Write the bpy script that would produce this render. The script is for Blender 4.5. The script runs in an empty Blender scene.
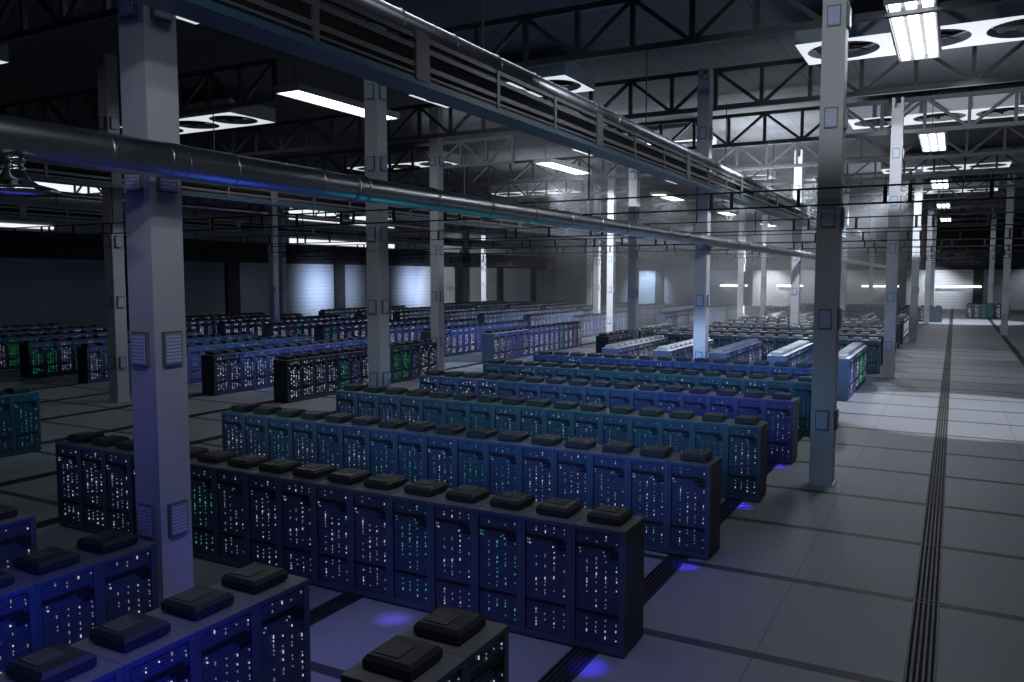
import bpy, bmesh, math, random
from mathutils import Vector, Matrix
random.seed(11)
S = bpy.context.scene
COL = S.collection
PI = math.pi

# ---------------------------------------------------------------- camera
F, HZ, VX, H = 813.0, 277.0, 955.0, 6.3
TH = math.atan((341 - HZ) / F)
YAW = math.atan2(VX - 512, F / math.cos(TH))
cam = bpy.data.objects.new('camera', bpy.data.cameras.new('camera'))
COL.objects.link(cam)
cam.data.sensor_width = 36.0
cam.data.lens = F / 1024 * 36.0
cam.data.clip_end = 600
cam.location = (0, 0, H)
cam.rotation_euler = (PI / 2 - TH, 0, YAW)
S.camera = cam

# ---------------------------------------------------------------- world, exposure
w = bpy.data.worlds.new('night')
S.world = w
w.use_nodes = True
w.node_tree.nodes['Background'].inputs[0].default_value = (0.35, 0.42, 0.6, 1)
w.node_tree.nodes['Background'].inputs[1].default_value = 0.02
S.view_settings.view_transform = 'Standard'
S.view_settings.look = 'None'
S.view_settings.exposure = 0.0
S.view_settings.gamma = 1.0
S.view_settings.use_curve_mapping = False
try:
    S.cycles.use_light_tree = True
    S.cycles.max_bounces = 4
    S.cycles.diffuse_bounces = 2
    S.cycles.glossy_bounces = 2
    S.cycles.volume_bounces = 0
    S.cycles.sample_clamp_indirect = 3
    S.cycles.caustics_reflective = False
    S.cycles.caustics_refractive = False
except Exception:
    pass


def light(name, kind, loc, color, power, rot=(0, 0, 0), size=1.0, size_y=None, spot=None, blend=0.2, spread=None):
    d = bpy.data.lights.new(name, kind)
    d.color = color
    d.energy = power
    if kind == 'AREA':
        d.shape = 'RECTANGLE'
        d.size = size
        d.size_y = size_y or size
        if spread:
            d.spread = spread
    if kind == 'SPOT':
        d.spot_size = spot
        d.spot_blend = blend
        d.shadow_soft_size = size
    if kind == 'POINT':
        d.shadow_soft_size = size
    o = bpy.data.objects.new(name, d)
    o.location = loc
    o.rotation_euler = rot
    COL.objects.link(o)
    return o


def aim(o, target):
    d = Vector(target) - o.location
    o.rotation_euler = d.to_track_quat('-Z', 'Y').to_euler()
    return o


WHITE = (0.84, 0.90, 1.0)
# white hall lamps: light below every hanging fixture (fixture bodies are built further down)
LAMP_Y = (2.3, 30.3, 58.4, 86.6, 114.7, 142.8)
for lx, pw in ((-1.63, (260, 420, 380, 260, 160, 900)), (-29.0, (50, 330, 600, 900, 900, 900))):
    for ly, p in zip(LAMP_Y, pw):
        light('lamp_light', 'AREA', (lx, ly + 4.1, 15.15), WHITE, p, size=1.5, size_y=8.0)


def beam(loc, tgt, p, ang, bl=0.3, c=WHITE, size=0.25):  # added spot without a fixture, placed only for its light
    return aim(light('added_beam', 'SPOT', loc, c, p, size=size, spot=math.radians(ang), blend=bl), tgt)


# beams on the floor of the aisle and on the rack tops
beam((0.8, 46.0, 14.9), (0.5, 43.4, 0), 8200, 50, 0.12)
beam((1.5, 60, 14.9), (1.5, 60, 0), 800, 38, 0.3)
beam((1.0, 77, 16.0), (1.0, 76, 0), 1900, 40, 0.2)
beam((1.0, 130, 15.0), (1.0, 131, 0), 16000, 60, 0.1)
beam((-11, 56, 16.2), (-11, 50, 2), 15000, 52, 0.5)
beam((-30, 46.5, 14), (-30.2, 48.5, 0), 4200, 26, 0.4, (0.6, 0.85, 1.0))
beam((-13, 88, 16.5), (-13, 72, 1), 11000, 72, 0.7)
beam((-30, 80, 16.5), (-27, 70, 0), 3000, 60, 0.7)
# beams on the columns
beam((-1.9, 12.0, 14.2), (-3.4, 26.0, 13.2), 2000, 34, 0.7)
beam((-1.9, 42.0, 14.0), (-3.45, 55.9, 13.0), 3600, 22, 0.15)
beam((-1.9, 72.0, 14.0), (-3.4, 88.2, 11.4), 15000, 22, 0.15)
beam((-29.0, 60.0, 13.5), (-29.9, 75.6, 8.0), 21000, 50, 0.3)
beam((-66.0, 118.0, 13.0), (-76.0, 129.0, 6.5), 22000, 60, 0.3)
beam((-4.0, 45.5, 14.0), (-11.9, 43.4, 9.0), 3000, 50, 0.3)
beam((-26.0, 91.0, 12.0), (-37.5, 91.0, 6.0), 9000, 50, 0.3)
beam((-8.0, 66.0, 13.0), (-12.2, 74.3, 8.0), 5000, 60, 0.3)
# added unseen lights throwing light up on the roof
for x, y, p in ((-14, 69, 2400), (-2, 47, 300), (-24, 60, 500), (-6, 100, 900), (-38, 78, 700)):
    light('roof_fill', 'AREA', (x, y, 11.6), WHITE, p, rot=(PI, 0, 0), size=6, size_y=8, spread=math.radians(150))
# beams on the lit trusses, the round duct and the near column
beam((0, 41, 12.4), (1, 57, 16.6), 4200, 60, 0.5)
beam((-34, 44, 12.2), (-33, 57, 16.4), 3400, 60, 0.5)
beam((-3.5, 3.0, 12.5), (-12.0, 10.0, 8.6), 520, 56, 0.9)
beam((-4.5, 20.0, 12.5), (-11.9, 27.0, 9.0), 900, 80, 0.9)
beam((-5.0, -2.0, 10.0), (-12.4, 9.6, 9.0), 300, 40, 0.9)
beam((-16.0, 16.0, 12.5), (-21.3, 27.4, 6.0), 300, 60, 0.9)
beam((-1.0, 8.0, 10.0), (-3.4, 26.1, 5.0), 260, 22, 0.9)
# added unseen lights: white strip above the duct, coloured glow rising from the aisles
light('strip_fill', 'AREA', (-10.4, 24, 15.0), WHITE, 120, size=0.5, size_y=44, spread=math.radians(70))
for x, y, c, p, sy in ((-11.6, 6, (0.05, 0.06, 1.0), 20, 6), (-11.4, 14.6, (0.04, 0.12, 0.9), 26, 1.4), (-11.4, 20.4, (0.02, 0.5, 0.55), 36, 2.2),
                       (-11.4, 25.6, (0.02, 0.5, 0.4), 36, 2.2), (-11.4, 31.2, (0.04, 0.4, 0.9), 40, 2.2), (-11.4, 36.5, (0.05, 0.2, 1.0), 50, 2.2)):
    light('rising_glow', 'AREA', (x, y, 2.6), c, p, rot=(PI, 0, 0), size=3.0, size_y=sy, spread=math.radians(120))
# haze beam from the right roof down to the middle of the hall
beam((-1.5, 92, 16.8), (-22, 88, 3), 85000, 40, 0.8, size=0.1)
beam((-6, 112, 16.8), (-26, 106, 3), 85000, 46, 0.9, size=0.1)
# added blue-white light on the rack ends that face the viewer
light('aisle_glow', 'AREA', (-12.0, 41.2, 3.6), (0.5, 0.72, 1.0), 62, rot=(math.radians(66), 0, 0), size=13, size_y=0.3, spread=math.radians(110))
beam((-2.5, 38.0, 8.0), (-5.1, 44.3, 1.2), 650, 60, 0.4, (0.45, 0.68, 1.0))
beam((-30.0, 47.0, 7.0), (-30.1, 51.6, 1.2), 420, 70, 0.4, (0.3, 0.6, 1.0))
# coloured glow in front of every rack row, from added unseen area lights
TE = (0.02, 0.42, 0.5)
ROW_Y = [12.27 + 5.3 * k for k in range(6)]
ROW_GLOW = [((0.14, 0.22, 0.40), (0.14, 0.19, 0.45), (0.11, 0.12, 0.65), 9),
            ((0.14, 0.32, 0.46), (0.14, 0.32, 0.72), (0.12, 0.27, 0.8), 33),
            ((0.13, 0.32, 0.45), (0.10, 0.42, 0.46), (0.10, 0.38, 0.55), 31),
            ((0.12, 0.24, 0.5), (0.12, 0.30, 0.8), (0.15, 0.13, 1.0), 34),
            ((0.11, 0.28, 0.5), (0.08, 0.36, 0.5), (0.06, 0.42, 0.45), 28),
            ((0.1, 0.24, 0.7), (0.09, 0.22, 0.9), (0.09, 0.24, 0.85), 34)]
for k, y in enumerate(ROW_Y):
    for j, x in enumerate((-17.6, -12.3, -7.2) if k else (-17.6, -9.7, -6.9)):
        light('aisle_glow', 'AREA', (x, y - 2.1, 3.2), ROW_GLOW[k][j], ROW_GLOW[k][3],
              rot=(math.radians(62), 0, 0), size=5.0 if k else 4.0, size_y=0.25, spread=math.radians(105))
for k, y in enumerate(ROW_Y[:4]):
    for x, c, p in ((-5.0, (0.06, 0.03, 1.0), 26), (-8.9, (0.13, 0.10, 1.0), 14), (-12.0, (0.13, 0.10, 1.0), 10)):
        light('base_glow', 'SPOT', (x, y - 0.5, 0.55), c, p, size=0.05, spot=math.radians(80), blend=0.9)
light('floor_glow', 'AREA', (-8.5, 10.4, 1.9), (0.14, 0.12, 1.0), 22, size=5.5, size_y=1.0)
light('floor_glow', 'AREA', (-4.6, 16.0, 1.9), (0.2, 0.14, 1.0), 6, size=1.5, size_y=1.5)
light('floor_glow', 'AREA', (-4.0, 12.0, 1.9), (0.12, 0.12, 0.9), 4, size=1.5, size_y=1.5)
for x, c, p in ((-4.53, (0.08, 0.06, 1.0), 5), (-7.67, (0.03, 0.05, 1.0), 62), (-10.81, (0.02, 0.07, 1.0), 48), (-13.95, (0.03, 0.05, 1.0), 40)):
    light('aisle_glow', 'AREA', (x + 1.75, 3.6, 3.1), c, p * 0.85, rot=(math.radians(60), 0, math.radians(90)), size=6.0, size_y=0.25, spread=math.radians(130))
for x, y, c, p in ((-27.0, 18, TE, 20), (-32.8, 38, (0.2, 0.32, 1), 150), (-27.6, 37, (0.2, 0.2, 0.8), 8), (-27.6, 58, (0.3, 0.3, 1), 90), (-33.8, 60, (0.1, 0.3, 1), 110),
                   (-2.8, 49, (0.1, 0.2, 1), 18), (-5.9, 49, (0.2, 0.3, 1), 25), (-9, 49, (0.2, 0.2, 1), 25), (-38.5, 38, (0.1, 0.4, 0.8), 60), (-44.0, 38, (0.1, 0.2, 1), 20)):
    light('aisle_glow', 'AREA', (x, y, 3.4), c, p, rot=(math.radians(58), 0, math.radians(90)), size=12.0 if y > 25 else 4, size_y=0.3, spread=math.radians(130))
# wall wash
for y, p, w_ in ((98.0, 420, 5.0), (105.6, 110, 2.0), (124.0, 460, 6.5), (84, 10, 8.0)):
    light('wall_light', 'AREA', (-83.0, y, 4.2), (0.52, 0.67, 1.0), p, rot=(0, math.radians(90), 0), size=6.5, size_y=w_, spread=math.radians(95))
for x, p, c in ((-64, 7000, (0.5, 0.7, 1)), (-47, 600, (0.45, 0.6, 1)), (-36, 6500, (0.95, 0.95, 1)), (-27, 1800, (.9, .93, 1)), (-20.5, 1200, (.9, .93, 1)), (-3.5, 4800, WHITE), (13, 900, WHITE)):
    aim(light('wall_light', 'SPOT', (x, 178.5, 8.2), c, p, size=0.3, spot=math.radians(85), blend=0.9), (x, 185, 3.5))


# ---------------------------------------------------------------- materials
def mat(name, color, rough=0.5, metal=0.0, emit=None, estr=0.0, noise=None, sampling=True, spec=0.5):
    m = bpy.data.materials.new(name)
    m.use_nodes = True
    nt = m.node_tree
    b = nt.nodes['Principled BSDF']
    b.inputs['Base Color'].default_value = (*color, 1)
    b.inputs['Roughness'].default_value = rough
    b.inputs['Metallic'].default_value = metal
    b.inputs['Specular IOR Level'].default_value = spec
    if emit:
        b.inputs['Emission Color'].default_value = (*emit, 1)
        b.inputs['Emission Strength'].default_value = estr
    if noise:
        sc, amt = noise
        tc = nt.nodes.new('ShaderNodeTexCoord')
        n = nt.nodes.new('ShaderNodeTexNoise')
        n.inputs['Scale'].default_value = sc
        n.inputs['Detail'].default_value = 5
        nt.links.new(tc.outputs['Object'], n.inputs['Vector'])
        mx = nt.nodes.new('ShaderNodeMix')
        mx.data_type = 'RGBA'
        mx.inputs[6].default_value = (*[c * (1 - amt) for c in color], 1)
        mx.inputs[7].default_value = (*[min(1, c * (1 + amt)) for c in color], 1)
        nt.links.new(n.outputs['Fac'], mx.inputs[0])
        nt.links.new(mx.outputs[2], b.inputs['Base Color'])
        mr = nt.nodes.new('ShaderNodeMapRange')
        mr.inputs[3].default_value = max(0.05, rough - 0.12)
        mr.inputs[4].default_value = min(1, rough + 0.12)
        nt.links.new(n.outputs['Fac'], mr.inputs[0])
        nt.links.new(mr.outputs[0], b.inputs['Roughness'])
    if not sampling:
        m.cycles.emission_sampling = 'NONE'
    return m


def lines_mat(name, color, dark, axis, pitch, width, offset=0.0, rough=0.6, noise=0.15, nscale=0.6, axis2=None, pitch2=1.0, width2=0.02, dark2=None, off2=0.0, bump=0.0):
    """plain surface with regular grooves across one axis (and fine seams across another), in world metres"""
    m = bpy.data.materials.new(name)
    m.use_nodes = True
    nt = m.node_tree
    b = nt.nodes['Principled BSDF']
    tc = nt.nodes.new('ShaderNodeTexCoord')
    sp = nt.nodes.new('ShaderNodeSeparateXYZ')
    nt.links.new(tc.outputs['Object'], sp.inputs[0])

    def groove(ax, pitch, width, off):
        a = nt.nodes.new('ShaderNodeMath'); a.operation = 'SUBTRACT'; a.inputs[1].default_value = off - width / 2
        nt.links.new(sp.outputs[ax], a.inputs[0])
        f = nt.nodes.new('ShaderNodeMath'); f.operation = 'FLOORED_MODULO'; f.inputs[1].default_value = pitch
        nt.links.new(a.outputs[0], f.inputs[0])
        l = nt.nodes.new('ShaderNodeMath'); l.operation = 'LESS_THAN'; l.inputs[1].default_value = width
        nt.links.new(f.outputs[0], l.inputs[0])
        return l.outputs[0]
    n = nt.nodes.new('ShaderNodeTexNoise')
    n.inputs['Scale'].default_value = nscale
    n.inputs['Detail'].default_value = 6
    nt.links.new(tc.outputs['Object'], n.inputs['Vector'])
    mx = nt.nodes.new('ShaderNodeMix'); mx.data_type = 'RGBA'
    mx.inputs[6].default_value = (*[c * (1 - noise) for c in color], 1)
    mx.inputs[7].default_value = (*[c * (1 + noise) for c in color], 1)
    nt.links.new(n.outputs['Fac'], mx.inputs[0])
    cur = mx.outputs[2]
    if axis2 is not None:
        g2 = groove(axis2, pitch2, width2, off2)
        m2 = nt.nodes.new('ShaderNodeMix'); m2.data_type = 'RGBA'
        m2.inputs[7].default_value = (*(dark2 or dark), 1)
        nt.links.new(g2, m2.inputs[0]); nt.links.new(cur, m2.inputs[6])
        cur = m2.outputs[2]
    g = groove(axis, pitch, width, offset)
    m3 = nt.nodes.new('ShaderNodeMix'); m3.data_type = 'RGBA'
    m3.inputs[7].default_value = (*dark, 1)
    nt.links.new(g, m3.inputs[0]); nt.links.new(cur, m3.inputs[6])
    nt.links.new(m3.outputs[2], b.inputs['Base Color'])
    b.inputs['Roughness'].default_value = rough
    if bump:
        bp = nt.nodes.new('ShaderNodeBump'); bp.inputs['Distance'].default_value = bump; bp.invert = True
        nt.links.new(g, bp.inputs['Height']); nt.links.new(bp.outputs[0], b.inputs['Normal'])
    return m


M = {}
M['floor'] = lines_mat('pale_concrete', (0.25, 0.26, 0.285), (0.03, 0.031, 0.034), 1, 3.825, 0.26, 13.48, rough=0.55, noise=0.14, nscale=0.35,
                       axis2=0, pitch2=5.0, width2=0.03, dark2=(0.15, 0.155, 0.17), off2=-2.72)
M['grate'] = mat('grating_steel', (0.05, 0.052, 0.055), 0.5, 0.5)
M['pit'] = mat('pit_black', (0.006, 0.006, 0.007), 0.9)
M['ceiling'] = lines_mat('ceiling_panels', (0.105, 0.11, 0.12), (0.03, 0.03, 0.034), 0, 3.0, 0.06, 0.5, rough=0.8, noise=0.2, nscale=0.2,
                         axis2=1, pitch2=6.4, width2=0.06, off2=2.0)
M['wall'] = lines_mat('wall_cladding', (0.33, 0.34, 0.36), (0.235, 0.245, 0.26), 2, 0.6, 0.07, 0, rough=0.6, noise=0.12, nscale=0.3)
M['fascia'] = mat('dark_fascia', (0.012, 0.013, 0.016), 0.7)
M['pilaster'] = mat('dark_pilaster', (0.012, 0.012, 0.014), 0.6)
M['column'] = mat('painted_column', (0.55, 0.56, 0.58), 0.55, 0.0, noise=(1.3, 0.07))
M['vent_frame'] = mat('box_frame_grey', (0.17, 0.175, 0.185), 0.5, 0.1)
M['vent'] = lines_mat('louvre_blue_lit', (0.58, 0.66, 0.85), (0.25, 0.3, 0.45), 2, 0.06, 0.02, 0, rough=0.4, noise=0.05)  # reflected blue light is put into the louvre colour
M['truss'] = mat('truss_steel', (0.10, 0.103, 0.108), 0.5, 0.3)
M['tray'] = mat('tray_steel', (0.13, 0.135, 0.14), 0.42, 0.4)
M['traylit'] = mat('tray_underside_lit', (0.04, 0.10, 0.15), 0.4, 0.2)  # blue light from the racks below is put into this colour
M['duct'] = mat('brushed_duct', (0.42, 0.43, 0.45), 0.34, 1.0, noise=(0.5, 0.10))
M['pipe'] = mat('galvanised_pipe', (0.44, 0.45, 0.49), 0.36, 1.0, noise=(0.9, 0.12))
M['ladder'] = mat('black_rail', (0.006, 0.006, 0.007), 0.6)
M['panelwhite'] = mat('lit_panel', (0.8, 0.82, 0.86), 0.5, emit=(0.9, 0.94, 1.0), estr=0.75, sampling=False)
M['panelgrey'] = mat('panel_side', (0.7, 0.72, 0.76), 0.5)
M['fan'] = mat('fan_black', (0.008, 0.008, 0.01), 0.6)
M['tube'] = mat('tube_light', (0.9, 0.9, 0.9), 0.5, emit=(0.93, 0.96, 1.0), estr=4.5, sampling=False)
M['lamp_body'] = mat('lamp_housing', (0.3, 0.3, 0.31), 0.5, 0.0)
M['window'] = mat('lit_window', (0.8, 0.82, 0.85), 0.4, emit=(0.93, 0.96, 1.0), estr=1.0, sampling=False)
M['chrome'] = mat('polished_lamp', (0.5, 0.5, 0.52), 0.15, 1.0)
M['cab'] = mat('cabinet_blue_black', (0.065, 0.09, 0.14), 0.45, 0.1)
M['cabside'] = mat('cabinet_side', (0.016, 0.021, 0.034), 0.5)  # darker copy of the cabinet colour, for sides out of the light
M['cabtoplit'] = mat('lit_cabinet_top', (0.6, 0.62, 0.64), 0.5, noise=(2.5, 0.1))  # lighter copy of the top: strong light from above put into the colour
M['rooflit'] = mat('roof_unit_lit', (0.42, 0.43, 0.44), 0.5)  # lighter copy of the roof unit, with the overhead light in its colour
M['cablit'] = mat('cabinet_lit_blue', (0.10, 0.15, 0.24), 0.45, 0.1)  # lighter copy of the sides: blue-white light put into the colour
M['cabtop'] = mat('cabinet_top', (0.15, 0.155, 0.16), 0.6, 0.1, noise=(2.5, 0.15))
M['face'] = lines_mat('server_faces', (0.062, 0.085, 0.15), (0.02, 0.03, 0.055), 2, 0.089, 0.02, 0, rough=0.4, noise=0.2, nscale=3.0)
M['slot'] = mat('cable_slot_black', (0.004, 0.004, 0.006), 0.7)
M['roofbox'] = mat('roof_unit_black', (0.022, 0.023, 0.024), 0.5)
M['roofgrille'] = lines_mat('roof_grille', (0.075, 0.077, 0.07), (0.035, 0.036, 0.034), 0, 0.05, 0.02, 0, rough=0.6, noise=0.3, nscale=6)
LEDC = {'lavender': (0.72, 0.72, 1.0), 'white': (0.95, 0.95, 1.0), 'green': (0.05, 0.9, 0.28), 'teal': (0.15, 0.85, 0.72), 'blue': (0.12, 0.16, 1.0), 'violet': (0.42, 0.34, 1.0)}
for k, c in LEDC.items():
    M['led_' + k] = mat('led_' + k, (0.02, 0.02, 0.02), 0.5, emit=c, estr=0.68 if k in ('lavender', 'white') else 0.42, sampling=False)
    M['far_' + k] = mat('far_' + k, (0.02, 0.02, 0.02), 0.5, emit=c, estr=1.25 if k in ('lavender', 'white') else 0.8, sampling=False)
    M['dim_' + k] = mat('dim_' + k, (0.02, 0.02, 0.02), 0.5, emit=c, estr=0.2, sampling=False)


# ---------------------------------------------------------------- mesh helpers
def box(bm, x0, x1, y0, y1, z0, z1, mi=0):
    v = [bm.verts.new(p) for p in ((x0, y0, z0), (x1, y0, z0), (x1, y1, z0), (x0, y1, z0), (x0, y0, z1), (x1, y0, z1), (x1, y1, z1), (x0, y1, z1))]
    for f in ((0, 3, 2, 1), (4, 5, 6, 7), (0, 1, 5, 4), (1, 2, 6, 5), (2, 3, 7, 6), (3, 0, 4, 7)):
        fc = bm.faces.new([v[i] for i in f])
        fc.material_index = mi


def bar(bm, a, b, w, h, mi=0):
    """rectangular bar between two points; w is its thickness sideways, h across"""
    a, b = Vector(a), Vector(b)
    d = (b - a).normalized()
    s = d.cross(Vector((0, 1, 0)))
    if s.length < 1e-3:
        s = Vector((1, 0, 0))
    s.normalize()
    t = d.cross(s).normalized()
    vs = []
    for p in (a, b):
        for i, j in ((-1, -1), (1, -1), (1, 1), (-1, 1)):
            vs.append(bm.verts.new(p + s * w / 2 * i + t * h / 2 * j))
    for f in ((0, 1, 2, 3), (7, 6, 5, 4), (0, 4, 5, 1), (1, 5, 6, 2), (2, 6, 7, 3), (3, 7, 4, 0)):
        bm.faces.new([vs[i] for i in f]).material_index = mi


def lathe(bm, prof, seg=24, axis='z', cap=True, centre=(0, 0, 0), mi=0, smooth=True):
    """rings of (radius, height) along an axis"""
    rings = []
    for r, h in prof:
        ring = []
        for i in range(seg):
            a = 2 * PI * i / seg
            p = (r * math.cos(a), r * math.sin(a), h) if axis == 'z' else (r * math.cos(a), h, r * math.sin(a))
            ring.append(bm.verts.new((p[0] + centre[0], p[1] + centre[1], p[2] + centre[2])))
        rings.append(ring)
    for a, b in zip(rings, rings[1:]):
        for i in range(seg):
            f = bm.faces.new((a[i], a[(i + 1) % seg], b[(i + 1) % seg], b[i]))
            f.smooth = smooth
            f.material_index = mi
    if cap:
        for r in (rings[0], rings[-1]):
            bm.faces.new(r).material_index = mi


def fin(bm, name, *mats, recalc=True):
    if recalc:
        bmesh.ops.recalc_face_normals(bm, faces=bm.faces)
    me = bpy.data.meshes.new(name)
    bm.to_mesh(me)
    bm.free()
    for m in mats:
        me.materials.append(m)
    return me


def put(me, name, parent=None, loc=(0, 0, 0), rz=0.0):
    o = bpy.data.objects.new(name, me)
    o.location = loc
    o.rotation_euler = (0, 0, rz)
    if parent:
        o.parent = parent
    COL.objects.link(o)
    return o


def mesh(name, fn, *mats):
    bm = bmesh.new()
    fn(bm)
    return fin(bm, name, *mats)


def thing(name, label, cat, loc=(0, 0, 0), rz=0.0, group=None):
    o = bpy.data.objects.new(name, None)
    o.empty_display_size = 0.3
    o.location = loc
    o.rotation_euler = (0, 0, rz)
    COL.objects.link(o)
    tag(o, label, cat, group)
    return o


def tag(o, label, cat, group=None):
    o['label'] = label
    o['category'] = cat
    if group:
        o['group'] = group
    return o


def struct(name, fn, *mats):
    o = put(mesh(name, fn, *mats), name)
    o['kind'] = 'structure'
    return o


ORD = ['first', 'second', 'third', 'fourth', 'fifth', 'sixth', 'seventh', 'eighth', 'ninth', 'tenth', 'eleventh', 'twelfth',
       'thirteenth', 'fourteenth', 'fifteenth', 'sixteenth', 'seventeenth', 'eighteenth', 'nineteenth', 'twentieth']

# camera frustum test in the photograph's frame
HX, HY = -math.sin(YAW), math.cos(YAW)
FV = Vector((HX * math.cos(TH), HY * math.cos(TH), -math.sin(TH)))
RV = Vector((HY, -HX, 0))
UV = RV.cross(FV)


def pix(x, y, z):
    v = Vector((x, y, z - H))
    d = v.dot(FV)
    if d < 0.5:
        return None
    return 512 + F * v.dot(RV) / d, 341 - F * v.dot(UV) / d, d


def seen(x, y, z, m=30):
    p = pix(x, y, z)
    return bool(p) and -m < p[0] < 1024 + m and -m < p[1] < 682 + m


# ---------------------------------------------------------------- the hall
X0, X1, Y0, Y1, ZC = -88.0, 26.0, -6.0, 185.0, 18.4
struct('floor', lambda b: box(b, X0, X1, Y0, Y1, -0.3, 0.0), M['floor'])
struct('ceiling', lambda b: box(b, X0, X1, Y0, Y1, ZC, ZC + 0.3), M['ceiling'])
struct('wall_back', lambda b: box(b, X0 - 0.4, X1 + 0.4, Y1, Y1 + 0.4, -0.3, ZC + 0.3), M['wall'])
struct('wall_left', lambda b: box(b, X0 - 0.4, X0, Y0, Y1, -0.3, ZC + 0.3), M['wall'])
struct('wall_right', lambda b: box(b, X1, X1 + 0.4, Y0, Y1, -0.3, ZC + 0.3), M['wall'])
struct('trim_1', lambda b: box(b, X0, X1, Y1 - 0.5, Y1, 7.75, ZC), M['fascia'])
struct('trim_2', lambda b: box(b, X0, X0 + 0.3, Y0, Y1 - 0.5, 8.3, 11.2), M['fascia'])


def pilasters(b):
    for y in (64, 79.5, 101.8, 138, 155, 171):
        box(b, X0, X0 + 0.5, y, y + 2.2, 0, 8.3)
    for x in (-77.5, -61.9, -51.3, -41.2, -31.0, -22.2, -10.4, 3.2, 12):
        box(b, x, x + 1.7, Y1 - 0.55, Y1, 0, 7.75)


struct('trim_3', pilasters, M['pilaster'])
# long strip windows high in the left wall
n = 0
for (z0, z1, ya, yb) in ((15.2, 16.6, 40, 62.0), (14.95, 16.6, 92, 104), (14.95, 16.6, 106, 118), (11.55, 11.95, 40, 55.5), (11.4, 12.1, 92, 118)):
    n += 1
    struct('window_%d' % n, lambda b: (box(b, X0, X0 + 0.1, ya, yb, z0, z1)), M['window'])

# floor gratings: long trenches running down the hall
GX = [-0.25 + 5.0 * k for k in range(-14, 3)]


def grating(b):
    wd = 0.46
    box(b, -wd / 2, wd / 2, Y0 + 0.2, Y1 - 0.7, 0.001, 0.004, 1)
    for i in range(6):
        x = -wd / 2 + 0.02 + i * (wd - 0.04) / 5
        box(b, x - (0.02 if i in (0, 5) else 0.018), x + 0.018, Y0 + 0.2, Y1 - 0.7, 0.004, 0.02)
    y = 13.48 - 3.825 * 5
    while y < Y1 - 1:
        if y > Y0 + 0.4:
            box(b, -wd / 2, wd / 2, y - 0.1, y - 0.06, 0.005, 0.024)
            box(b, -wd / 2, wd / 2, y + 0.06, y + 0.1, 0.005, 0.024)
        y += 3.825


gm = mesh('floor_grating', grating, M['grate'], M['pit'])
for x in GX:
    if x > 9:
        continue
    if x > 3:
        lab = 'dark floor grating strip furthest right, beside the right-hand columns'
    elif x > -1:
        lab = 'long dark slotted floor grating down the middle of the open right aisle'
    elif x > -6:
        lab = 'slotted floor grating passing the right ends of the nearest long rack rows'
    else:
        k = int(round((-5.25 - x) / 5))
        lab = 'slotted floor grating under the racks, %s one left of the row-end grating' % ORD[k - 1]
    o = put(gm, 'floor_grating', None, (x, 0, 0))
    tag(o, lab, 'floor grating', 'floor gratings running down the hall')

# ---------------------------------------------------------------- columns
CW = 0.65


def column_mesh(b):
    h = CW / 2
    box(b, -h, h, -h, h, 0.0, 16.6)
    box(b, -h - 0.06, h + 0.06, -h - 0.06, h + 0.06, 0.0, 0.05)
    box(b, -h, -h + 0.16, -h, h, 16.6, 17.2)
    box(b, h - 0.16, h, -h, h, 16.6, 17.2)


def vbox_frame(b):
    box(b, -0.19, 0.19, -0.07, 0, -0.3, 0.3)


def vbox_face(b):
    box(b, -0.16, 0.16, -0.085, -0.07, -0.26, 0.26)


colm = mesh('column_shaft', column_mesh, M['column'])
vbf = mesh('junction_box', vbox_frame, M['vent_frame'])
vbg = mesh('louvre', vbox_face, M['vent'])
COLS = [(-12.39, 9.65, 'thick pale column standing large at the left of the photo'),
        (-3.36, 26.1, 'tall pale column nearest the open aisle, right of the racks'),
        (-37.1, 26.5, 'narrow column just left of the large left column'),
        (-21.3, 27.4, 'column left of centre, rising behind the third long rack row'),
        (-30.2, 45.2, 'column right of the lit wall panels, behind the left rack block'),
        (-11.95, 43.4, 'centre column with a bright lit right edge, under the cable tray'),
        (-21.5, 58.9, 'tall column just right of the brightest white column'),
        (-3.45, 55.9, 'column beside the aisle, second along the aisle edge'),
        (-57.4, 57.8, 'distant column standing left of the first lit wall panel'),
        (-29.9, 75.6, 'bright white column lit from the front, centre of the hall'),
        (-12.2, 74.3, 'white lit column in the haze left of the tall aisle column'),
        (-37.8, 91.0, 'thin column with a lit right edge left of the bright white column'),
        (-20.9, 92.0, 'faint column in the haze right of the centre column'),
        (-3.4, 88.2, 'column beside the aisle, third along the aisle edge'),
        (-70.6, 72.5, 'dark column against the left edge of the lit wall panel'),
        (-12.1, 108.0, 'pale column seen just right of the tall aisle column'),
        (-3.2, 124.0, 'dark column beside the aisle, fourth along its edge'),
        (-3.1, 142.0, 'thin dark column beside the aisle, fifth along its edge'),
        (5.5, 76.0, 'bluish column cut by the right edge of the photo'),
        (4.9, 103.0, 'column at the right side of the aisle, further than the bluish one'),
        (5.0, 148.0, 'thin lit column at the right side of the aisle near the back wall'),
        (-76.0, 129.0, 'thin bright white column far off, beside the dark wall'),
        (-24.5, 122.0, 'dark column in the haze before the far wall'),
        (-12.1, 146.0, 'thin column before the dark part of the back wall'),
        (-46.0, 108.0, 'dim column before the dark part of the far wall')]
for x, y, lab in COLS:
    c = thing('column', lab, 'column', (x, y, 0), 0, 'columns of the hall')
    put(colm, 'shaft', c)
    for z in (2.0, 5.05, 8.05, 10.95, 13.85):
        for ang in ((0, PI / 2) if y < 100 else (0,)):
            fx, fy = (0, -CW / 2) if ang == 0 else (CW / 2, 0)
            ve = put(vbf, 'junction_box', c, (fx, fy, z), ang)
            put(vbg, 'louvre', ve)

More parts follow.
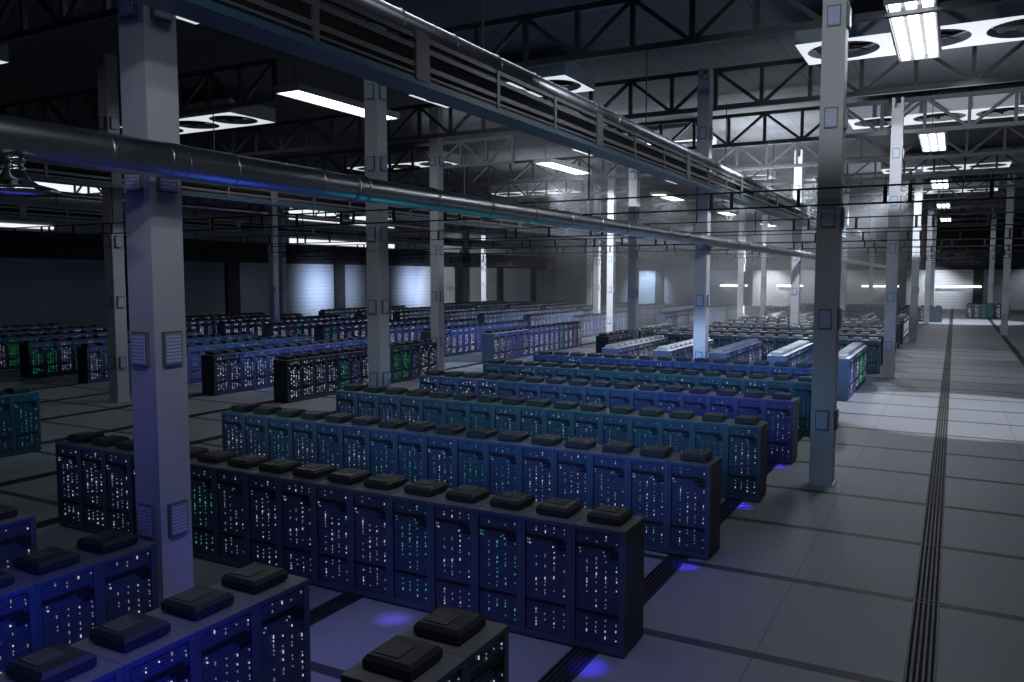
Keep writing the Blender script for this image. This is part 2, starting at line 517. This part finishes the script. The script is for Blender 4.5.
# ---------------------------------------------------------------- roof trusses
ZB, ZT, ST = 15.3, 17.25, 2.4
TG = -14.0  # a grid position of the posts
postm = mesh('truss_post', lambda b: bar(b, (0, 0, ZB), (0, 0, ZT), 0.19, 0.19), M['truss'])
diagU = mesh('truss_diagonal', lambda b: bar(b, (0, 0, ZB), (ST, 0, ZT), 0.17, 0.17), M['truss'])
diagD = mesh('truss_diagonal', lambda b: bar(b, (0, 0, ZT), (ST, 0, ZB), 0.17, 0.17), M['truss'])
TRUSS = []
for k in range(0, 13):
    y = 5.9 + 12.75 * k
    if k % 2 == 0:
        TRUSS.append((y, -86, -29.0, 'west'))
        TRUSS.append((y, -24.4, 25, 'east'))
    else:
        TRUSS.append((y, -86, 25, 'full'))
nt_ = 0
for y, xa, xb, side in TRUSS:
    k = int(round((y - 5.9) / 12.75))
    if k == 0:
        continue
    nt_ += 1
    i0, i1 = math.ceil((xa - TG) / ST), math.floor((xb - TG) / ST)
    xs = [TG + ST * i for i in range(i0, i1 + 1)]
    where = {'west': 'left part ending at lamp gap', 'east': 'right part from lamp gap on', 'full': 'unbroken across the hall'}[side]
    t = thing('roof_truss', 'lattice roof truss, %s from the viewer, %s' % (ORD[k - 1], where), 'roof truss', (0, y, 0), 0, 'roof trusses')
    put(mesh('top_chord', lambda b: box(b, xs[0] - 0.1, xs[-1] + 0.1, -0.12, 0.12, ZT - 0.12, ZT + 0.12), M['truss']), 'top_chord', t)
    put(mesh('bottom_chord', lambda b: box(b, xs[0] - 0.1, xs[-1] + 0.1, -0.12, 0.12, ZB - 0.12, ZB + 0.12), M['truss']), 'bottom_chord', t)
    web = bmesh.new()
    for i, x in zip(range(i0, i1 + 1), xs):
        near = y < 60 and (seen(x, y, 16.2, 60))
        up = i % 2 == 0     # bottom node at even grid positions
        if near:
            put(postm, 'post', t, (x, 0, 0))
            if x != xs[-1]:
                put(diagU if up else diagD, 'diagonal', t, (x, 0, 0))
        else:
            bar(web, (x, 0, ZB), (x, 0, ZT), 0.17, 0.17)
            if x != xs[-1]:
                a, b_ = (ZB, ZT) if up else (ZT, ZB)
                bar(web, (x, 0, a), (x + ST, 0, b_), 0.15, 0.15)
    if len(web.verts):
        put(fin(web, 'web_bracing', M['truss']), 'web_bracing', t)
    else:
        web.free()

# ---------------------------------------------------------------- cable trays running down the hall
TZ = 10.45


def tray(X, lab, plab, dz=0.0):
    t = thing('cable_tray', lab, 'cable tray', (X, 0, TZ), 0, 'overhead cable trays')
    ya, yb = 1.5, 182.0
    put(mesh('bottom_beam', lambda b: (box(b, -0.36, 0.36, ya, yb, 0.0, 0.10), box(b, 0.3, 0.36, ya, yb, 0.1, 0.2), box(b, -0.36, -0.3, ya, yb, 0.1, 0.2)), M['traylit']), 'bottom_beam', t)
    put(mesh('back_panel', lambda b: box(b, -0.36, -0.32, ya, yb, 0.2, 1.05), M['pit']), 'back_panel', t)
    put(mesh('cables', lambda b: [lathe(b, ((0.06, ya), (0.06, yb)), 8, 'y', True, (0.08 * i - 0.2, 0, 0.24 + 0.1 * (i % 2))) for i in range(5)], M['roofbox']), 'cables', t)
    rl = mesh('side_rail', lambda b: box(b, 0.3, 0.36, ya, yb, 0, 0.11), M['tray'])
    for z in (0.14, 0.35, 0.72, 0.95):
        put(rl, 'side_rail', t, (0, 0, z))
    nar = mesh('narrow_upright', lambda b: box(b, 0.31, 0.38, -0.07, 0.07, 0.1, 1.05), M['tray'])
    wid = mesh('wide_upright', lambda b: box(b, 0.31, 0.39, -0.25, 0.25, 0.1, 1.12), M['tray'])
    y, i = 14.95 - 3.35 * 3, 0
    while y < yb:
        put(wid if i % 3 == 0 else nar, 'upright', t, (0, y, 0))
        y += 3.35
        i += 1
    hg = mesh('hanger_rod', lambda b: box(b, -0.02, 0.02, -0.02, 0.02, 1.05, ZB - TZ), M['truss'])
    for k in range(1, 13):
        put(hg, 'hanger_rod', t, (-0.3, 5.9 + 12.75 * k, 0))
    # the pipe that lies along the tray's top
    p = thing('steel_pipe', plab, 'pipe', (X, 0, TZ + 1.33 + dz), 0, 'pipes above the cable trays')

    def pp(b):
        lathe(b, ((0.24, ya), (0.24, yb)), 20, 'y')
    put(mesh('pipe_tube', pp, M['pipe']), 'pipe_tube', p)
    jm = mesh('pipe_joint', lambda b: lathe(b, ((0.24, -0.03), (0.262, -0.03), (0.262, 0.03), (0.24, 0.03)), 20, 'y', False), M['pipe'])
    if dz:
        br = mesh('pipe_bracket', lambda b: box(b, -0.05, 0.05, -0.04, 0.04, -0.24 - dz, -0.2), M['truss'])
        for k in range(12):
            put(br, 'pipe_bracket', p, (0, 12.3 + 12.75 * k, 0))
    yy = 4.0
    while yy < 95:
        put(jm, 'pipe_joint', p, (0, yy, 0))
        yy += 2.1


tray(-10.7, 'long overhead cable tray nearest the viewer, crossing the top of the photo', 'silvery pipe lying along the top of the nearest cable tray')
tray(-35.0, 'overhead cable tray seen just below the large round duct', 'pipe above the cable tray seen behind the large round duct', 0.72)
tray(-59.4, 'far left overhead cable tray with pale blue rails, left of the duct tray', 'pipe above the far left cable tray', 0.72)

# ---------------------------------------------------------------- the big round duct
DX, DZ, DR = -11.22, 8.17, 0.275
d = thing('round_duct', 'big shiny round metal duct crossing the picture from the left edge', 'duct', (DX, 0, DZ))
segs = [(1.0, 5.3, 1.03), (5.3, 7.9, 1.03), (7.9, 8.95, 1.03), (8.95, 9.25, 1.06), (9.25, 10.3, 1.03), (10.3, 12.5, 1.0), (12.5, 13.6, 0.94), (13.6, 13.95, 0.96)]
y = 13.95
while y < 178:
    segs.append((y, min(y + 2.6, 180), 0.94))
    y += 2.6
for a, b_, s in segs:
    put(mesh('duct_section', lambda b: lathe(b, ((DR * s, a + 0.01), (DR * s, b_ - 0.01)), 40, 'y', False), M['duct']), 'duct_section', d)
fl = mesh('duct_flange', lambda b: lathe(b, ((DR * 0.9, -0.025), (DR * 1.045, -0.02), (DR * 1.045, 0.02), (DR * 0.9, 0.025)), 36, 'y', True), M['duct'])
for a, b_, s in segs[:-1]:
    put(fl, 'duct_flange', d, (0, b_, 0))
# the polished dome lamp under the duct
dl = thing('dome_lamp', 'polished metal dome lamp hanging under the round duct at the left edge', 'lamp', (DX + 0.1, 6.5, 7.42))
put(mesh('lamp_shade', lambda b: lathe(b, ((0.56, 0.0), (0.575, 0.02), (0.5, 0.07), (0.3, 0.12), (0.2, 0.19), (0.155, 0.27), (0.14, 0.3)), 32, 'z', False), M['chrome']), 'lamp_shade', dl)
put(mesh('lamp_neck', lambda b: lathe(b, ((0.14, 0.28), (0.145, 0.33), (0.125, 0.34), (0.125, 0.4), (0.15, 0.41), (0.15, 0.48), (0.1, 0.5)), 24, 'z'), M['chrome']), 'lamp_neck', dl)

# ---------------------------------------------------------------- black ladder frames across the hall
LZ0, LZ1 = 8.36, 8.83
LXA, LXB = -84.0, 16.0
for k in range(0, 12):
    y = 25.0 + 12.75 * k
    lab = 'black horizontal ladder frame hung across the hall, %s one from the viewer' % ORD[k]
    t = thing('ladder_frame', lab, 'ladder frame', (0, y, 0), 0, 'black ladder frames across the hall')
    put(mesh('ladder_rails', lambda b: (box(b, LXA, DX - 0.32, -0.025, 0.025, LZ0 - 0.03, LZ0 + 0.02), box(b, DX + 0.32, LXB, -0.025, 0.025, LZ0 - 0.03, LZ0 + 0.02), box(b, LXA, LXB, -0.025, 0.025, LZ1 - 0.02, LZ1 + 0.03)), M['ladder']), 'ladder_rails', t)
    rg = mesh('rung', lambda b: box(b, -0.05, 0.05, -0.03, 0.03, LZ0, LZ1), M['ladder'])
    x = -1.79 - 4.85 * 16
    off = (0, 0.3, -0.6, 0.9)[k % 4]
    while x < LXB - 2:
        if seen(x, y, 8.6, 60) and not (DX - 3.2 < x + off < DX + 0.4):
            put(rg, 'rung', t, (x + off, 0, 0))
            put(rg, 'rung', t, (x + off + 0.62, 0, 0))
            put(rg, 'rung', t, (x + off + 2.55, 0, 0))
        x += 4.85
    hr = mesh('hanger_rod', lambda b: box(b, -0.02, 0.02, -0.02, 0.02, LZ1, TZ - 0.002), M['ladder'])
    for hx in (-10.7, -35.0, -59.4):
        put(hr, 'hanger_rod', t, (hx, 0, 0))

# ---------------------------------------------------------------- hanging fluorescent lamps
def lamp_body(b):
    box(b, -0.8, 0.8, 0, 8.2, 0.12, 0.34)
    box(b, -0.8, -0.74, 0, 8.2, 0.0, 0.12)
    box(b, 0.74, 0.8, 0, 8.2, 0.0, 0.12)
    box(b, -0.74, 0.74, 0, 0.06, 0.0, 0.12)
    box(b, -0.74, 0.74, 8.14, 8.2, 0.0, 0.12)


lbm = mesh('lamp_housing', lamp_body, M['lamp_body'])
tbm = mesh('light_tube', lambda b: box(b, -0.16, 0.16, 0.12, 8.08, 0.02, 0.12), M['tube'])
lrod = mesh('hanger_rod', lambda b: box(b, -0.02, 0.02, -0.02, 0.02, 0.34, 3.0), M['truss'])
SIDE = {-1.63: 'over the right aisle', -29.0: 'in the gap left of centre', -56.4: 'over the left hall', -84.0: 'by the left wall'}
for lx in (-1.63, -29.0):
    for k, ly in enumerate(LAMP_Y):
        if k == 0:
            continue
        t = thing('ceiling_lamp', 'long three-tube hanging lamp %s, %s one from the viewer' % (SIDE[lx], ORD[k - 1]), 'ceiling lamp', (lx, ly, 15.3), 0, 'hanging tube lamps')
        put(lbm, 'housing', t)
        for dx in (-0.5, 0, 0.5):
            put(tbm, 'light_tube', t, (dx, 0, 0))
        for dy in (0.6, 7.6):
            put(lrod, 'hanger_rod', t, (0, dy, 0))

# ---------------------------------------------------------------- lit ceiling panels with round fans
def fan_panel(b, L):
    """luminous underside with three round openings; front lip and sides"""
    D = 4.0
    n = max(2, int(round(L / 3.6)))
    cw = L / n
    seg = 32
    for i in range(n):
        cx, cy, r = (i + 0.5) * cw, D / 2, 1.55
        x0, x1 = i * cw, (i + 1) * cw
        sq = []
        rg = []
        for j in range(seg):
            a = 2 * PI * j / seg + PI / 4
            c, s = math.cos(a), math.sin(a)
            m_ = max(abs(c), abs(s))
            sq.append(b.verts.new((cx + c / m_ * cw / 2, cy + s / m_ * D / 2, 0)))
            rg.append(b.verts.new((cx + c * r, cy + s * r, 0)))
        up = [b.verts.new((v.co.x, v.co.y, 0.35)) for v in rg]
        for j in range(seg):
            k = (j + 1) % seg
            b.faces.new((sq[j], sq[k], rg[k], rg[j])).material_index = 0
            b.faces.new((rg[j], rg[k], up[k], up[j])).material_index = 1
    for (xa, xb, ya, yb) in ((0, L, 0, 0.05), (0, L, D - 0.05, D), (0, 0.05, 0.05, D - 0.05), (L - 0.05, L, 0.05, D - 0.05)):
        box(b, xa, xb, ya, yb, 0.0, 0.9, 1)
    box(b, 0.05, L - 0.05, 0.05, D - 0.05, 0.36, 0.9, 1)


def fan_wheel(b):
    lathe(b, ((0.28, 0.08), (0.3, 0.2), (0.2, 0.34)), 20)
    for i in range(7):
        a = 2 * PI * i / 7
        c, s = math.cos(a), math.sin(a)
        q = [(0.28, -0.12, 0.12), (1.32, -0.3, 0.1), (1.36, 0.12, 0.26), (0.28, 0.14, 0.24)]
        vs = [b.verts.new((x * c - y * s, x * s + y * c, z)) for x, y, z in q]
        vt = [b.verts.new((x * c - y * s, x * s + y * c, z + 0.03)) for x, y, z in q]
        b.faces.new(vs)
        b.faces.new(vt[::-1])
        for j in range(4):
            k = (j + 1) % 4
            b.faces.new((vs[j], vs[k], vt[k], vt[j]))


pms = {}
fwm = mesh('fan', fan_wheel, M['fan'])
hcm = mesh('fan_cavity', lambda b: lathe(b, ((1.40, 0.345), (1.40, 0.355)), 32), M['fan'])
PANELS = [(-6.75, 39.2, 10.9, 'right of the tall aisle column, nearest'), (-6.75, 59.2, 10.9, 'right of the tall aisle column, second'),
          (-6.75, 87.6, 10.9, 'over the aisle, third'), (-6.75, 112, 10.9, 'over the aisle, fourth'),
          (-28.1, 39.2, 9.93, 'above the nearest cable tray, nearest'), (-28.1, 62.0, 10.9, 'left of the centre column'), (-28.1, 86.5, 10.9, 'right of the centre column, far'),
          (-28.1, 20.2, 10.9, 'behind the large left column at the top edge'),
          (-51.8, 37.7, 10.9, 'with dark fans, right of the large left column'), (-51.9, 20.0, 10.9, 'dim at the left edge of the photo'),
          (-51.9, 62.0, 10.9, 'left of centre behind the trusses'), (-51.9, 89.5, 10.9, 'far left of centre'), (-28.1, 112, 10.9, 'far in the haze')]
for x, y, L, lab in PANELS:
    if L not in pms:
        pms[L] = mesh('panel_case', lambda b: fan_panel(b, L), M['panelwhite'], M['panelgrey'])
    t = thing('fan_panel', 'white ceiling fan panel with round openings, %s' % lab, 'ceiling fan panel', (x, y, 16.75), 0, 'ceiling fan panels')
    put(pms[L], 'panel_case', t)
    n = max(2, int(round(L / 3.6)))
    for i in range(n):
        hc = put(hcm, 'fan_cavity', t, ((i + 0.5) * L / n, 2.0, 0))
        put(fwm, 'fan', t, ((i + 0.5) * L / n, 2.0, 0))
    rm = mesh('hanger_rod', lambda b: [box(b, xx - 0.02, xx + 0.02, 1.98, 2.02, 0.9, ZC - 16.75) for xx in (0.5, L / 2, L - 0.5)], M['truss'])
    put(rm, 'hanger_rods', t)

# wall tube lamps on the back wall
for x, L, lab in ((-3.4, 8.0, 'at the end of the aisle'), (-17.0, 6.0, 'in the haze right of the centre column'), (-34.2, 5.5, 'in the haze left part'), (-12.4, 2.4, 'just right of the tall aisle column'), (-46.5, 6.0, 'before the blue lit wall')):
    t = thing('wall_lamp', 'glowing tube lamp on the back wall, %s' % lab, 'wall lamp', (x, Y1 - 1.0, 4.4), 0, 'tube lamps on the back wall')
    put(mesh('tube', lambda b: box(b, 0, L, -0.1, 0.1, -0.16, 0.16), M['tube']), 'tube', t)
    put(mesh('bracket', lambda b: (box(b, 0.3, 0.5, 0.1, 1.0, -0.1, 0.1), box(b, L - 0.5, L - 0.3, 0.1, 1.0, -0.1, 0.1)), M['truss']), 'bracket', t)

# ---------------------------------------------------------------- server racks
RW, RD, RH = 0.943, 0.97, 2.14
PW = 0.95


def cabinet(b):
    h = RW / 2
    box(b, -h, h, 0.04, RD, 0.04, RH, 2)                        # body
    box(b, -h + 0.03, h - 0.03, 0.08, RD - 0.04, 0, 0.04, 2)    # plinth
    box(b, -h, -h + 0.055, 0, 0.04, 0.04, RH, 0)                # stiles
    box(b, h - 0.10, h, 0, 0.04, 0.04, RH, 0)
    box(b, -h + 0.055, h - 0.10, 0, 0.04, RH - 0.05, RH, 0)
    box(b, -h + 0.055, h - 0.10, 0, 0.04, 0.04, 0.13, 0)
    box(b, -h, h, 0.0, RD, RH, RH + 0.012, 1)


def faces(b):
    z = 0.14
    while z < 2.03:
        inset = 0.026 + (0.006 if int(z * 100) % 3 == 0 else 0.0)
        box(b, -0.415, 0.37, inset, 0.045, z, z + 0.072)
        z += 0.089


def slots(b):
    box(b, -0.40, 0.30, 0.012, 0.03, 1.80, 1.855)
    box(b, 0.12, 0.365, 0.010, 0.03, 1.75, 1.80)
    box(b, 0.20, 0.365, 0.010, 0.03, 1.66, 1.72)
    box(b, -0.41, 0.365, 0.012, 0.03, 0.66, 0.715)
    box(b, -0.427, -0.40, 0.008, 0.03, 0.14, 2.03)


def leds(b, seed, rich, wd, dn, br):
    r = random.Random(seed)
    y0, y1 = 0.008, 0.022

    def dash(x, z, l, w=wd):  # one small light
        box(b, x - w, x + w, y0, y1, z, z + l, 0 if r.random() < br else 1)
    for ci, x in enumerate((-0.20, -0.03, 0.14, 0.33)):
        if ci == 3 and rich < 1:
            dens = 0.25
        else:
            dens = dn
        for za, zb in ((1.90, 2.03), (0.78, 1.62), (0.24, 0.62)):
            z = za + r.random() * 0.04
            while z < zb:
                if r.random() < dens:
                    l = r.choice((0.018, 0.022, 0.03, 0.045))
                    dash(x + r.uniform(-0.004, 0.004), z, l)
                    z += l
                z += r.choice((0.022, 0.03, 0.045, 0.07))
    for x, z in ((-0.37, 1.76), (-0.33, 1.75), (-0.36, 1.70), (-0.32, 1.69), (0.05, 1.71), (0.10, 1.74), (0.12, 1.68)):
        if r.random() < 0.6:
            dash(x, z, 0.02, 0.009)


def roof_unit(b):
    """low chamfered box"""
    def ring(x, y, z):
        return [b.verts.new(p) for p in ((-x, -y, z), (x, -y, z), (x, y, z), (-x, y, z))]
    rs = [ring(0.26, 0.27, 0.0), ring(0.30, 0.31, 0.03), ring(0.30, 0.31, 0.12), ring(0.26, 0.27, 0.17)]
    for a, c in zip(rs, rs[1:]):
        for i in range(4):
            b.faces.new((a[i], a[(i + 1) % 4], c[(i + 1) % 4], c[i]))
    b.faces.new(rs[0][::-1])
    b.faces.new(rs[-1])


cabm = mesh('cabinet', cabinet, M['cab'], M['cabtop'], M['cabside'])
cabp = mesh('lit_cabinet', cabinet, M['cablit'], M['cabtoplit'], M['cablit'])
facem = mesh('server_faces', faces, M['face'])
slotm = mesh('cable_slots', slots, M['slot'])
roofm = mesh('roof_unit', roof_unit, M['roofbox'])
roofp = mesh('lit_roof_unit', roof_unit, M['rooflit'])
rgm = mesh('roof_grille', lambda b: box(b, -0.2, 0.12, -0.08, 0.24, 0.17, 0.178), M['roofgrille'])
LEDN, LEDM, LEDF = {}, {}, {}
for cname in LEDC:
    LEDN[cname] = [mesh('lights_' + cname, lambda b: leds(b, q * 7 + 1, q % 2, 0.0042, 0.42, 0.3), M['led_' + cname], M['dim_' + cname]) for q in range(6)]
    LEDM[cname] = [mesh('lights_' + cname, lambda b: leds(b, q * 7 + 1, q % 2, 0.006, 0.48, 0.26), M['led_' + cname], M['dim_' + cname]) for q in range(6)]
    LEDF[cname] = [mesh('lights_' + cname, lambda b: leds(b, q * 7 + 1, q % 2, 0.0105, 0.6, 0.5), M['far_' + cname], M['dim_' + cname]) for q in range(4)]
WORD = {'lavender': 'pale violet', 'white': 'white', 'green': 'green', 'teal': 'teal', 'blue': 'blue', 'violet': 'violet'}

PAL = {'row1': 'lavender lavender white lavender lavender white lavender teal', 'row2': 'lavender teal white lavender white teal lavender green', 'row3': 'teal white lavender white lavender green lavender teal',
       'row4': 'lavender teal white lavender violet', 'row5': 'teal green white lavender white teal', 'row6': 'lavender blue teal white violet',
       'near': 'white white lavender', 'edge': 'teal', 'left': 'lavender lavender white violet lavender lavender teal', 'far': 'lavender violet white lavender green lavender teal white', 'aisle': 'lavender green violet blue'}
racks = []   # x, y, rot, palette, block words, index in row


def xrow(yf, xr, n, pal, words, off=0):
    for i in range(n):
        racks.append((xr - PW * (i + 0.5), yf, 0.0, pal, words, i, 'from its right end'))


def yrow(xf, ya, n, pal, words, rot=PI / 2, nearend=True):
    for i in range(n):
        racks.append((xf, ya + PW * (i + 0.5), rot, pal, words, i, 'from its near end'))


RN = ['nearest', 'second', 'third', 'fourth', 'fifth', 'sixth']
for k, y in enumerate(ROW_Y):
    xrow(y, -4.57, 16, 'row%d' % (k + 1), 'the %s long middle row' % RN[k])
for k, x in enumerate((-4.53, -7.67, -10.81, -13.95)):
    for i in range(10):
        racks.append((x, 8.26 - PW * (i + 0.5), PI / 2, 'near', 'bottom-edge row %s from right' % ORD[k], i, 'from its far end'))
for i in range(3):
    racks.append((-29.0, 17.5 - PW * (i + 0.5), PI / 2, 'edge', 'short row at left edge', i, 'from its right end'))
for k, x in enumerate((-4.55, -7.67, -10.8, -13.95, -17.1)):
    yrow(x, 44.3, 10, 'aisle' if k == 0 else 'far', '%s lit-topped row from aisle' % ORD[k])
for k, x in enumerate((-29.05, -34.25, -39.6, -44.9, -50.7, -56.5, -62.2, -68.0)):
    yrow(x, 30.05, 14, 'left', '%s lengthwise left row, near group' % ORD[k])
for k, x in enumerate((-29.6, -35.1, -40.5, -45.8, -51.6, -57.4, -63.0, -68.6)):
    yrow(x, 51.6, 17, 'left', '%s lengthwise left row, middle group' % ORD[k])
yrow(-21.1, 53.0, 16, 'left', 'row behind bright white column')
for k in range(6):
    xrow(57.8 + 5.3 * k, -4.1, 16, 'far', '%s crosswise hazy row' % ORD[k])
for k, x in enumerate((-28.3, -33.7, -39.3, -45, -50.7, -56.4, -62, -67.7)):
    yrow(x, 76.5 if k else 88.0, 18 if k else 16, 'left', '%s lengthwise row, far left' % ORD[k])
for k, x in enumerate((-4.3, -7.5, -10.6, -13.7, -16.9)):
    yrow(x, 89.8, 10, 'far', '%s lengthwise row beyond haze' % ORD[k])
for k in range(6):
    xrow(103.4 + 5.3 * k, -5.4, 16, 'far', 'the %s crosswise row at the far end' % ORD[k])
for k, x in enumerate((-28.3, -33.7, -39.3, -45, -50.7, -56.4, -62, -67.7)):
    yrow(x, 103.5, 20, 'left', 'the %s lengthwise row of the far end left' % ORD[k])
xrow(128.0, -1.4, 4, 'row5', 'the teal-lit rack row left of the grating at the end of the aisle')
xrow(143.0, 7.4, 6, 'row5', 'the teal-lit rack row right of the grating at the end of the aisle')
for k in range(2):
    yrow(8.0 + 3.1 * k, 88.0, 20, 'aisle', '%s row at right edge' % ORD[k], rot=-PI / 2)


def score(r):
    x, y, rot = r[0], r[1], r[2]
    fx, fy = (0, -1) if rot == 0 else ((1, 0) if rot > 0 else (-1, 0))
    best = None
    p = pix(x + fx * 0.0 - 0.4 * fx, y - 0.4 * fy, 1.9)
    if not p or not (-22 < p[0] < 1046 and p[1] < 700 + 20):
        return None
    return p[2]


def clear(r):
    cx, cy = (r[0], r[1] + RD / 2) if r[2] == 0 else ((r[0] - RD / 2, r[1]) if r[2] > 0 else (r[0] + RD / 2, r[1]))
    return all(abs(cx - x) > 0.87 or abs(cy - y) > 0.87 for x, y, _ in COLS)


racks = [r for r in racks if clear(r)]
vis = [(score(r), r) for r in racks]
vis = sorted([v for v in vis if v[0] is not None], key=lambda v: v[0])
NIND = 300
first = None
for i, (dist, r) in enumerate(vis[:NIND]):
    x, y, rot, pal, words, idx, fr = r
    rr = random.Random(int(x * 131) * 7919 + int(y * 97))
    c = rr.choice(PAL[pal].split())
    if pal == 'left' and rr.random() < 0.08:
        c = 'green'
    lab = 'rack with %s lights, %s from %s, %s' % (WORD[c], ORD[idx], fr[9:], words)
    t = thing('server_rack', lab, 'server rack', (x, y, 0), rot, 'server racks standing in rows')
    pale = pal in ('far', 'aisle') and y < 95  # racks in strong light take the lighter, lit copies
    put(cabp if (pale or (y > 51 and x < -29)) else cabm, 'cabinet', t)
    put(facem, 'server_faces', t)
    put(slotm, 'cable_slots', t)
    put(rr.choice((LEDN if dist < 11.5 else LEDM if dist < 33 else LEDF)[c]), 'status_lights', t)['kind'] = 'stuff'
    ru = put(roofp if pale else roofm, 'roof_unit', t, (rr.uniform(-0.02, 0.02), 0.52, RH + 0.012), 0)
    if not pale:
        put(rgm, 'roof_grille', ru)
# everything further off: one mass of racks
fb = bmesh.new()
fm = ['cablit', 'cabtop', 'face', 'roofbox', 'rooflit'] + ['far_' + k for k in LEDC]
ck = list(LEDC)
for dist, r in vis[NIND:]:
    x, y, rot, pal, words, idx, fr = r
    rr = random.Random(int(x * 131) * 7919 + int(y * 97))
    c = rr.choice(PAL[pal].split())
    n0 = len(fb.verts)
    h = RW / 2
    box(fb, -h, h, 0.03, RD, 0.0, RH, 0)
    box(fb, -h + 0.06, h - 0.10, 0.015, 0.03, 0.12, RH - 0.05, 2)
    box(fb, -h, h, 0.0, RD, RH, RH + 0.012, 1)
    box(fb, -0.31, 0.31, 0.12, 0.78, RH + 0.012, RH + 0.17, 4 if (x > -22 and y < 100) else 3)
    mi = 5 + ck.index(c)
    for xx in (-0.20, -0.03, 0.14):
        for za, zb in ((1.9, 2.03), (0.78, 1.62), (0.24, 0.62)):
            z = za + rr.random() * 0.08
            while z < zb:
                l = rr.choice((0.05, 0.09))
                box(fb, xx - 0.012, xx + 0.012, 0.005, 0.016, z, min(z + l, zb), mi)
                z += l + rr.choice((0.06, 0.1, 0.16))
    fb.verts.ensure_lookup_table()
    mtx = Matrix.Translation((x, y, 0)) @ Matrix.Rotation(rot, 4, 'Z')
    bmesh.ops.transform(fb, matrix=mtx, verts=fb.verts[n0:])
fo = put(fin(fb, 'distant_server_racks', *[M[k] for k in fm], recalc=False), 'distant_server_racks')
tag(fo, 'mass of distant server racks with tiny lights filling the far hall', 'server racks')
fo['kind'] = 'stuff'
fo['group'] = 'server racks standing in rows'
print('RACKS', len(racks), len(vis))

# ---------------------------------------------------------------- haze hanging in the back half of the hall
hz_m = bpy.data.materials.new('haze')
hz_m.use_nodes = True
nt = hz_m.node_tree
nt.nodes.remove(nt.nodes['Principled BSDF'])
vs_ = nt.nodes.new('ShaderNodeVolumeScatter')
vs_.inputs['Color'].default_value = (0.9, 0.93, 1.0, 1)
vs_.inputs['Density'].default_value = 0.0055
vs_.inputs['Anisotropy'].default_value = 0.2
nt.links.new(vs_.outputs[0], nt.nodes['Material Output'].inputs['Volume'])
hz = put(mesh('haze', lambda b: box(b, -36, -4.4, 56, 152, 0.1, ZC - 0.1), hz_m), 'haze')
tag(hz, 'thin bright haze hanging in the back half of the hall', 'haze')
hz['kind'] = 'stuff'
